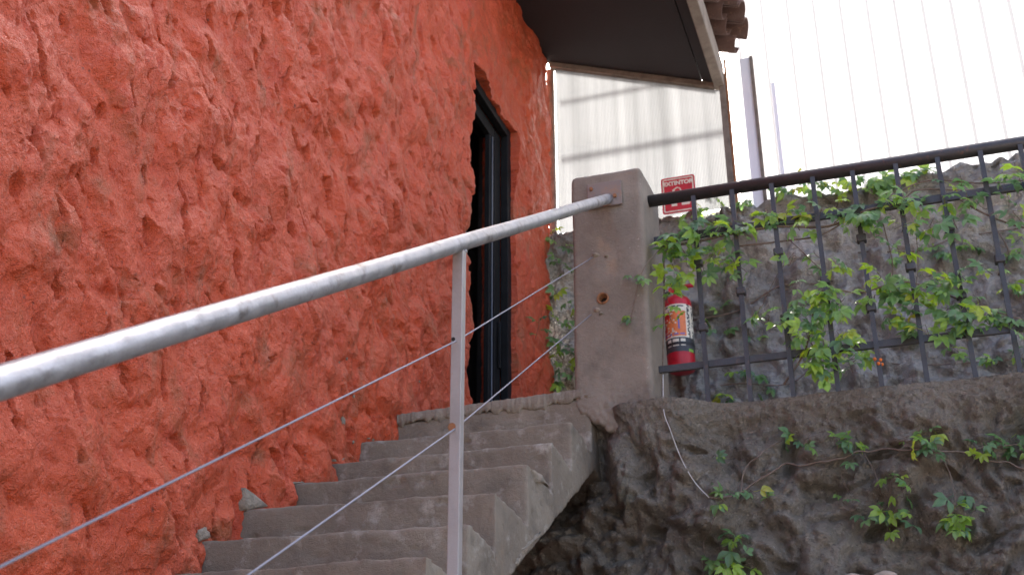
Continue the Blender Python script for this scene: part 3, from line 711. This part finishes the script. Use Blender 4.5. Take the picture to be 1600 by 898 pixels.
# ------------------------------------------------------------------ loose white cable by the pillar
ys3 = [(1037, 470, .287, 0), (1036, 585, None, 2.19), (1037, 640, None, 2.06), (1046, 668, None, 2.02), (1064, 715, None, 2.02), (1085, 752, None, 2.03), (1108, 777, None, 2.04)]
pts = [px(x, y, 1, (yy if yy else 2.44)) for x, y, xx, yy in ys3]
def smooth_pts(pts, n=6):
    P = [np.array(p, float) for p in pts]; P = [2*P[0]-P[1]] + P + [2*P[-1]-P[-2]]; out = []
    for i in range(1, len(P)-2):
        for t in np.linspace(0, 1, n, endpoint=False):
            a, b, c, d = P[i-1:i+3]
            out.append(.5*((2*b) + (c-a)*t + (2*a-5*b+4*c-d)*t*t + (3*b-a-3*c+d)*t**3))
    return out + [P[-2]]
tag(obj('hanging_cable', MB().tube(smooth_pts(pts[1:]), .0019, 8).mesh('hanging_cable', M_white, True)), 'thin white cable hanging beside the pillar down the rough wall', 'cable')

# ------------------------------------------------------------------ creepers
def leaf_mesh(nl, seed, fold=.25):
    r = random.Random(seed); V = []; f = []
    pl = .05
    V += [(-.0012, 0, 0), (.0012, 0, 0), (.001, pl, .004), (-.001, pl, .004), (0, 0, -.002), (0, pl, .002)]
    f += [(0, 1, 2, 3), (0, 3, 5, 4), (1, 4, 5, 2)]
    angs = {3: (-58, 0, 58), 5: (-100, -48, 0, 48, 100)}[nl]
    for k, ad in enumerate(angs):
        a = rad(ad + r.uniform(-8, 8)); L = .072*(1-.22*abs(ad)/100)*r.uniform(.85, 1.1); W = L*r.uniform(.22, .27); dr_ = r.uniform(.15, .5); tw = r.uniform(-.3, .3)
        b = len(V); rows = [(0, .0), (.14, .24), (.30, .62), (.46, .93), (.60, 1.0), (.75, .74), (.89, .34)]
        for t, w in rows:
            for s in (-1, 0, 1):
                jag = 1 + (.10 if rows.index((t, w)) % 2 else -.07)*abs(s)
                x, y = s*W*w*jag, t*L; z = abs(s)*w*W*fold*2 - dr_*L*t*t + tw*s*w*W*t
                V.append((x*math.cos(a)+y*math.sin(a), pl - x*math.sin(a) + y*math.cos(a), .003+z))
        V.append((L*math.sin(a), pl+L*math.cos(a), .003-dr_*L)); tip = len(V)-1
        for i in range(len(rows)-1):
            for s in (0, 1): f.append((b+3*i+s, b+3*i+s+1, b+3*i+4+s, b+3*i+3+s))
        e = b+3*(len(rows)-1); f += [(e, e+1, tip), (e+1, e+2, tip)]
    return mesh('leaf', V, f, M_leaf)
LEAVES = [leaf_mesh(5, i) for i in range(5)] + [leaf_mesh(3, 20+i) for i in range(3)]
def vine(name, label): return thing(name, label, 'vine', 'creepers on the fence and walls')
def add_leaf(v, pos, size=1., n=None, d=None):
    n = Vector(n) if n is not None else Vector((random.gauss(.15, .5), random.gauss(-.65, .45), random.gauss(.75, .4)))
    n.normalize(); d = Vector(d) if d is not None else Vector((random.gauss(0, .8), random.gauss(-.35, .4), random.gauss(-.25, .7)))
    d = (d - n*d.dot(n)).normalized(); x = d.cross(n)
    M = Matrix(((x.x, d.x, n.x), (x.y, d.y, n.y), (x.z, d.z, n.z))).to_4x4()
    o = obj('leaf', random.choice(LEAVES), v); s = .92*size*random.uniform(.65, 1.15)
    o.matrix_local = Matrix.Translation(Vector(pos)) @ M @ Matrix.Scale(s, 4)
    return o
def stem(v, pts, r=.004, taper=.5, jit=.006, name='stem'):
    P = [np.array(p)+rng.normal(0, jit, 3)*(0 < i < len(pts)-1) for i, p in enumerate(pts)]
    P = smooth_pts(P, 5); n = len(P)
    return obj(name, MB().tube(P, [r*(1-(1-taper)*i/(n-1)) for i in range(n)], 6).mesh(name, M_bark, True), v)
def sprig(v, base, tip, n, size=1., spread=.03, r=.0022):
    """a short twig from base to tip with leaves along it"""
    base, tip = np.array(base), np.array(tip); mid = (base+tip)/2 + rng.normal(0, .015, 3)
    stem(v, [base, mid, tip], r, .4, 0, 'twig')
    for k in range(n):
        t = (k+.6)/n; p = (base*(1-t)**2 + 2*mid*t*(1-t) + tip*t*t)
        add_leaf(v, p + rng.normal(0, spread*.25, 3), size)

P_ = lambda x, y, d=FY: px(x, y, 1, d)
# 1: along the middle rail
v1 = vine('rail_creeper', 'leafy creeper trailing along the middle rail of the iron fence')
stem(v1, [P_(1035, 386), P_(1090, 378), P_(1150, 366), P_(1220, 356), P_(1290, 345), P_(1350, 333), P_(1420, 318), P_(1500, 306), P_(1600, 293), P_(1680, 282)], .007, .6, .01)
stem(v1, [P_(1150, 385), P_(1230, 368), P_(1290, 362), P_(1345, 340), P_(1400, 322), P_(1440, 300), P_(1530, 292), P_(1640, 285)], .004, .7, .012)
stem(v1, [P_(1400, 300), P_(1460, 286), P_(1540, 290), P_(1640, 278)], .004, .7, .01)
stem(v1, [P_(1500, 312), P_(1540, 335), P_(1600, 352), P_(1660, 360)], .005, .7, .008)
for x, y, n, s in ((1045, 372, 4, 1), (1062, 365, 4, 1), (1085, 352, 5, 1), (1100, 362, 5, 1), (1125, 350, 5, .95), (1150, 345, 4, .95), (1165, 350, 4, .95), (1190, 330, 2, .9), (1205, 335, 5, 1), (1235, 328, 5, 1), (1250, 342, 4, 1.0),
                   (1285, 322, 3, .9), (1310, 330, 3, .9), (1345, 330, 5, .95), (1360, 318, 5, .9), (1385, 310, 5, .9), (1410, 305, 5, .95), (1435, 312, 5, 1), (1470, 305, 4, 1), (1500, 272, 2, 1.1), (1510, 300, 4, .9),
                   (1375, 350, 4, .9), (1395, 380, 4, .9), (1410, 345, 4, .9), (1460, 340, 5, .95), (1490, 340, 4, .9), (1560, 280, 3, .9), (1590, 270, 4, 1), (1590, 330, 4, .9), (1310, 312, 3, .8)):
    b_ = P_(x+random.uniform(-10, 10), y+18, FY); t_ = P_(x, y, FY-random.uniform(.0, .14)); sprig(v1, b_, t_, n, s)
for k in range(15):
    x = random.uniform(1380, 1600) if k % 2 else random.uniform(1050, 1400); y = 372-(x-1050)*.15 + random.uniform(-32, 24)
    sprig(v1, P_(x+random.uniform(-25, 25), y+random.uniform(0, 20)), P_(x, y, FY-random.uniform(-.02, .10)), 2, .75, r=.0016)
# 2: hanging beside the pillar
v2 = vine('pillar_creeper', 'creeper strands hanging down beside the concrete pillar')
stem(v2, [P_(1036, 384), P_(1040, 430), P_(1037, 500), P_(1034, 600), P_(1037, 640)], .004, .8, .003)
stem(v2, [px(1036, 384, 1, 2.2), px(1005, 420, 1, 2.11), px(992, 470, 1, 2.11), px(985, 505, 1, 2.11)], .002, .7, .002)
for x, y, n, s in ((1048, 398, 4, .95), (1055, 412, 5, 1), (1070, 405, 5, 1), (1080, 420, 5, 1), (1060, 435, 4, 1), (1098, 430, 3, 1), (1105, 425, 3, .9), (1135, 425, 5, .9), (1150, 420, 3, .9), (1048, 455, 3, 1), (1050, 475, 3, 1), (1100, 400, 3, .9), (1125, 415, 3, .9), (1160, 435, 2, .9), (1052, 505, 3, .9)):
    sprig(v2, P_(x-8, y-20, FY-.01), P_(x, y, FY-random.uniform(.02, .12)), n, s)
for x, y in ((988, 428), (1000, 436), (990, 440), (1010, 430)): add_leaf(v2, px(x, y, 1, 2.09), .7, (random.uniform(-.3, .3), -.7, .6), (random.uniform(-1, 1), -.2, -.3))
for x, y in ((986, 490), (994, 496), (988, 500)): add_leaf(v2, px(x, y, 1, 2.09), .62, (random.uniform(-.3, .3), -.7, .6), (random.uniform(-1, 1), -.2, -.3))
# 3: the dense mass in the middle of the fence
v3 = vine('fence_creeper', 'dense bright green creeper woven through the lower middle of the fence')
stem(v3, [P_(1225, 600), P_(1262, 540), P_(1285, 470), P_(1340, 455), P_(1420, 440), P_(1520, 470), P_(1600, 500)], .005, .6, .015)
stem(v3, [P_(1285, 470), P_(1300, 440), P_(1262, 400), P_(1230, 372)], .003, .6, .01)
stem(v3, [P_(1240, 395), P_(1215, 430), P_(1190, 480)], .002, .6, .006)
stem(v3, [P_(1380, 350), P_(1395, 420), P_(1385, 470)], .003, .7, .006)
stem(v3, [P_(1430, 350), P_(1432, 420), P_(1425, 480)], .002, .7, .006)
for x, y, n, s in ((1190, 478, 2, 1.15), (1188, 490, 2, 1.1), (1240, 400, 2, .8), (1272, 390, 2, .8), (1300, 402, 5, 1), (1245, 440, 2, .8), (1262, 470, 5, 1), (1275, 460, 5, 1), (1295, 455, 5, 1), (1250, 490, 5, 1), (1232, 500, 4, .9), (1300, 480, 5, 1), (1320, 465, 4, 1),
                   (1240, 515, 4, .9), (1262, 520, 5, 1), (1285, 530, 4, 1), (1310, 515, 5, 1), (1325, 530, 4, .9), (1255, 560, 5, 1), (1275, 570, 4, 1), (1290, 555, 4, 1), (1340, 560, 4, 1), (1345, 545, 3, .9),
                   (1370, 425, 4, 1), (1385, 440, 5, 1), (1370, 460, 4, 1), (1400, 455, 4, 1), (1425, 440, 4, 1.1), (1440, 455, 5, 1.1), (1430, 475, 5, 1), (1460, 435, 4, 1), (1480, 450, 5, 1), (1500, 440, 4, 1), (1470, 480, 5, 1), (1500, 480, 4, 1), (1520, 500, 4, .9), (1445, 505, 5, 1), (1420, 500, 4, 1),
                   (1380, 500, 3, .9), (1540, 420, 4, .95), (1560, 480, 3, .9), (1555, 560, 2, .9), (1535, 500, 4, .9), (1580, 500, 4, .9), (1400, 490, 4, .9), (1520, 460, 4, .95), (1490, 510, 3, .9)):
    sprig(v3, P_(x+random.uniform(-18, 18), y+random.uniform(5, 22), FY+.02), P_(x, y, FY-random.uniform(-.05, .14)), n, s)
for k in range(22):
    x, y = (random.uniform(1390, 1600), random.uniform(400, 560)) if k % 3 else (random.uniform(1225, 1350), random.uniform(440, 580))
    sprig(v3, P_(x+random.uniform(-22, 22), y+random.uniform(-5, 25), FY+.02), P_(x, y, FY-random.uniform(-.05, .12)), 2, .8, r=.0016)
bc = P_(1376, 562, FY-.03)
for k in range(5): obj('berry', MB().lathe([(0, -.008), (.006, -.005), (.008, 0), (.006, .005), (0, .008)], 8, tuple(bc+rng.normal(0, .012, 3))).mesh('berry', M_berry, True), v3)
# 4: on the stone wall behind
v4 = vine('wall_top_creeper', 'shaded creeper growing on the stone wall behind the fence')
def on_surface(S, x, y, d0, off):
    d = d0; G = S.reshape(-1, 3)
    for _ in range(4):
        q = px(x, y, 1, d); k = np.argmin((G[:, 0]-q[0])**2 + (G[:, 2]-q[2])**2); d = G[k, 1] - off
    return px(x, y, 1, d)
B_ = lambda x, y, d=BY-.03: on_surface(BWS, x, y, BY, BY-d-.02)
stem(v4, [B_(1080, 500), B_(1150, 480), B_(1220, 440), B_(1290, 430), B_(1340, 405), B_(1420, 380), B_(1500, 372), B_(1640, 350)], .006, .7, .03)
stem(v4, [B_(1060, 620), B_(1130, 610), B_(1220, 605), B_(1300, 560), B_(1420, 570), B_(1600, 560)], .005, .7, .03)
stem(v4, [B_(1560, 430), B_(1575, 390), B_(1555, 355)], .006, .7, .01)
for x, y, n, s in ((1090, 320, 4, 1), (1115, 308, 4, 1), (1100, 325, 4, 1), (1170, 312, 3, 1), (1220, 285, 5, 1.1), (1250, 275, 5, 1.1), (1275, 282, 6, 1.1), (1300, 285, 6, 1.1), (1330, 278, 6, 1.1), (1350, 290, 6, 1.2), (1380, 280, 6, 1.1), (1370, 270, 5, 1.1), (1410, 270, 5, 1), (1430, 268, 5, 1), (1455, 266, 4, 1), (1360, 302, 5, 1.1), (1320, 296, 4, 1.1), (1240, 292, 4, 1.1),
                   (1110, 505, 3, 1), (1125, 480, 2, 1), (1135, 510, 3, 1), (1180, 580, 4, 1), (1195, 600, 3, 1), (1130, 615, 4, 1), (1160, 575, 4, 1), (1110, 385, 5, 1.1), (1130, 392, 5, 1.1), (1395, 400, 4, 1), (1450, 385, 4, 1), (1510, 380, 4, 1), (1480, 390, 4, 1), (1570, 400, 5, 1), (1590, 370, 5, 1), (1575, 440, 5, 1), (1595, 545, 4, 1), (1550, 560, 4, 1), (1180, 525, 2, 1),
                   (862, 365, 3, 1), (868, 400, 3, 1.0), (870, 455, 4, 1.1), (862, 490, 3, 1), (880, 540, 4, 1.1), (885, 575, 4, 1.1), (872, 560, 3, 1), (880, 420, 3, 1), (884, 500, 3, 1), (864, 525, 3, 1), (888, 470, 3, 1), (884, 380, 2, 1), (866, 590, 3, 1), (884, 600, 3, 1)):
    sprig(v4, B_(x+random.uniform(-6, 6), y+8, BY-.03), B_(x, y, BY-.10), n, s*1.05)
v4b = vine('wall_sprig', 'tiny green sprig growing on the red wall beside the door')
q = px(836, 530, 0, WX+.02); sprig(v4b, q, q+np.array([.06, -.10, .10]), 4, .9)
def hug(v, pl, fn, r, taper=.7):
    pts = []
    for (x0, y0), (x1, y1) in zip(pl[:-1], pl[1:]):
        n = max(1, int(math.hypot(x1-x0, y1-y0)/14))
        for k in range(n): pts.append(fn(x0+(x1-x0)*k/n + random.uniform(-1, 1), y0+(y1-y0)*k/n + random.uniform(-1.5, 1.5)))
    pts.append(fn(*pl[-1])); A = np.array(pts)
    for _ in range(2): A[1:-1, 1] = np.minimum(A[1:-1, 1], (A[:-2, 1]+A[2:, 1])/2)
    return obj('stem', MB().tube(smooth_pts(A, 3), [r*(1-(1-taper)*i/(3*(len(A)-1))) for i in range(3*(len(A)-1)+1)], 6).mesh('stem', M_bark, True), v)
# 5: on the retaining wall
v5 = vine('retaining_wall_creeper', 'thin creeper sprawling across the rough retaining wall')
W_ = lambda x, y, d=2.10: on_surface(RWS, x, y, 2.15, 2.108-d)
hug(v5, [(1108, 778), (1150, 775), (1200, 742), (1250, 728), (1320, 714), (1360, 706), (1420, 702), (1480, 706), (1520, 712), (1560, 722), (1620, 735)], lambda x, y: W_(x, y, 2.09), .0045)
hug(v5, [(1500, 706), (1540, 700), (1620, 692)], lambda x, y: W_(x, y, 2.09), .0035)
hug(v5, [(1155, 778), (1165, 735), (1195, 702), (1222, 688)], lambda x, y: W_(x, y, 2.09), .0028)
hug(v5, [(1350, 708), (1370, 745), (1378, 775)], lambda x, y: W_(x, y, 2.09), .0022)
hug(v5, [(1470, 706), (1485, 745), (1494, 785)], lambda x, y: W_(x, y, 2.09), .0022)
hug(v5, [(1312, 735), (1322, 760), (1330, 772)], lambda x, y: W_(x, y, 2.09), .0015)
hug(v5, [(1108, 778), (1118, 800), (1102, 850), (1100, 898)], lambda x, y: W_(x, y, 2.09), .002)
for x, y, n, s in ((1235, 692, 3, .85), (1230, 690, 2, .7), (1255, 695, 2, .7), (1305, 692, 3, .9), (1325, 698, 3, 1), (1340, 705, 2, .9), (1430, 685, 4, .9), (1450, 680, 3, .85), (1460, 692, 3, 1), (1452, 714, 4, .9), (1535, 700, 5, .8), (1570, 694, 3, .9), (1585, 690, 2, .9), (1590, 708, 4, .9), (1335, 720, 2, .7), (1520, 722, 1, .7),
                   (1390, 755, 2, .8), (1405, 748, 2, .8), (1400, 772, 2, .8), (1415, 768, 1, .8), (1388, 797, 2, .85), (1405, 802, 2, .85), (1375, 812, 2, .8), (1352, 815, 2, .7), (1390, 828, 2, .8), (1420, 798, 1, .8), (1435, 825, 1, .9),
                   (1478, 775, 1, 1), (1500, 780, 1, .9), (1490, 805, 4, .9), (1505, 815, 5, .95), (1515, 808, 2, .9), (1500, 828, 3, .9), (1332, 784, 1, .8), (1309, 770, 1, .8),
                   (1140, 775, 4, .8), (1120, 782, 3, .75), (1190, 785, 2, .8), (1182, 772, 2, .75), (1138, 842, 4, .9), (1145, 855, 4, .9), (1115, 890, 4, .85), (1135, 890, 4, .8), (1168, 885, 3, .9), (1162, 872, 1, .8), (1598, 660, 2, 1.1), (1120, 720, 2, .7)):
    sprig(v5, W_(x+random.uniform(-9, 9), y-random.uniform(4, 14), 2.10), W_(x, y, 2.10-random.uniform(.02, .09)), n, s*.95, r=.0016)
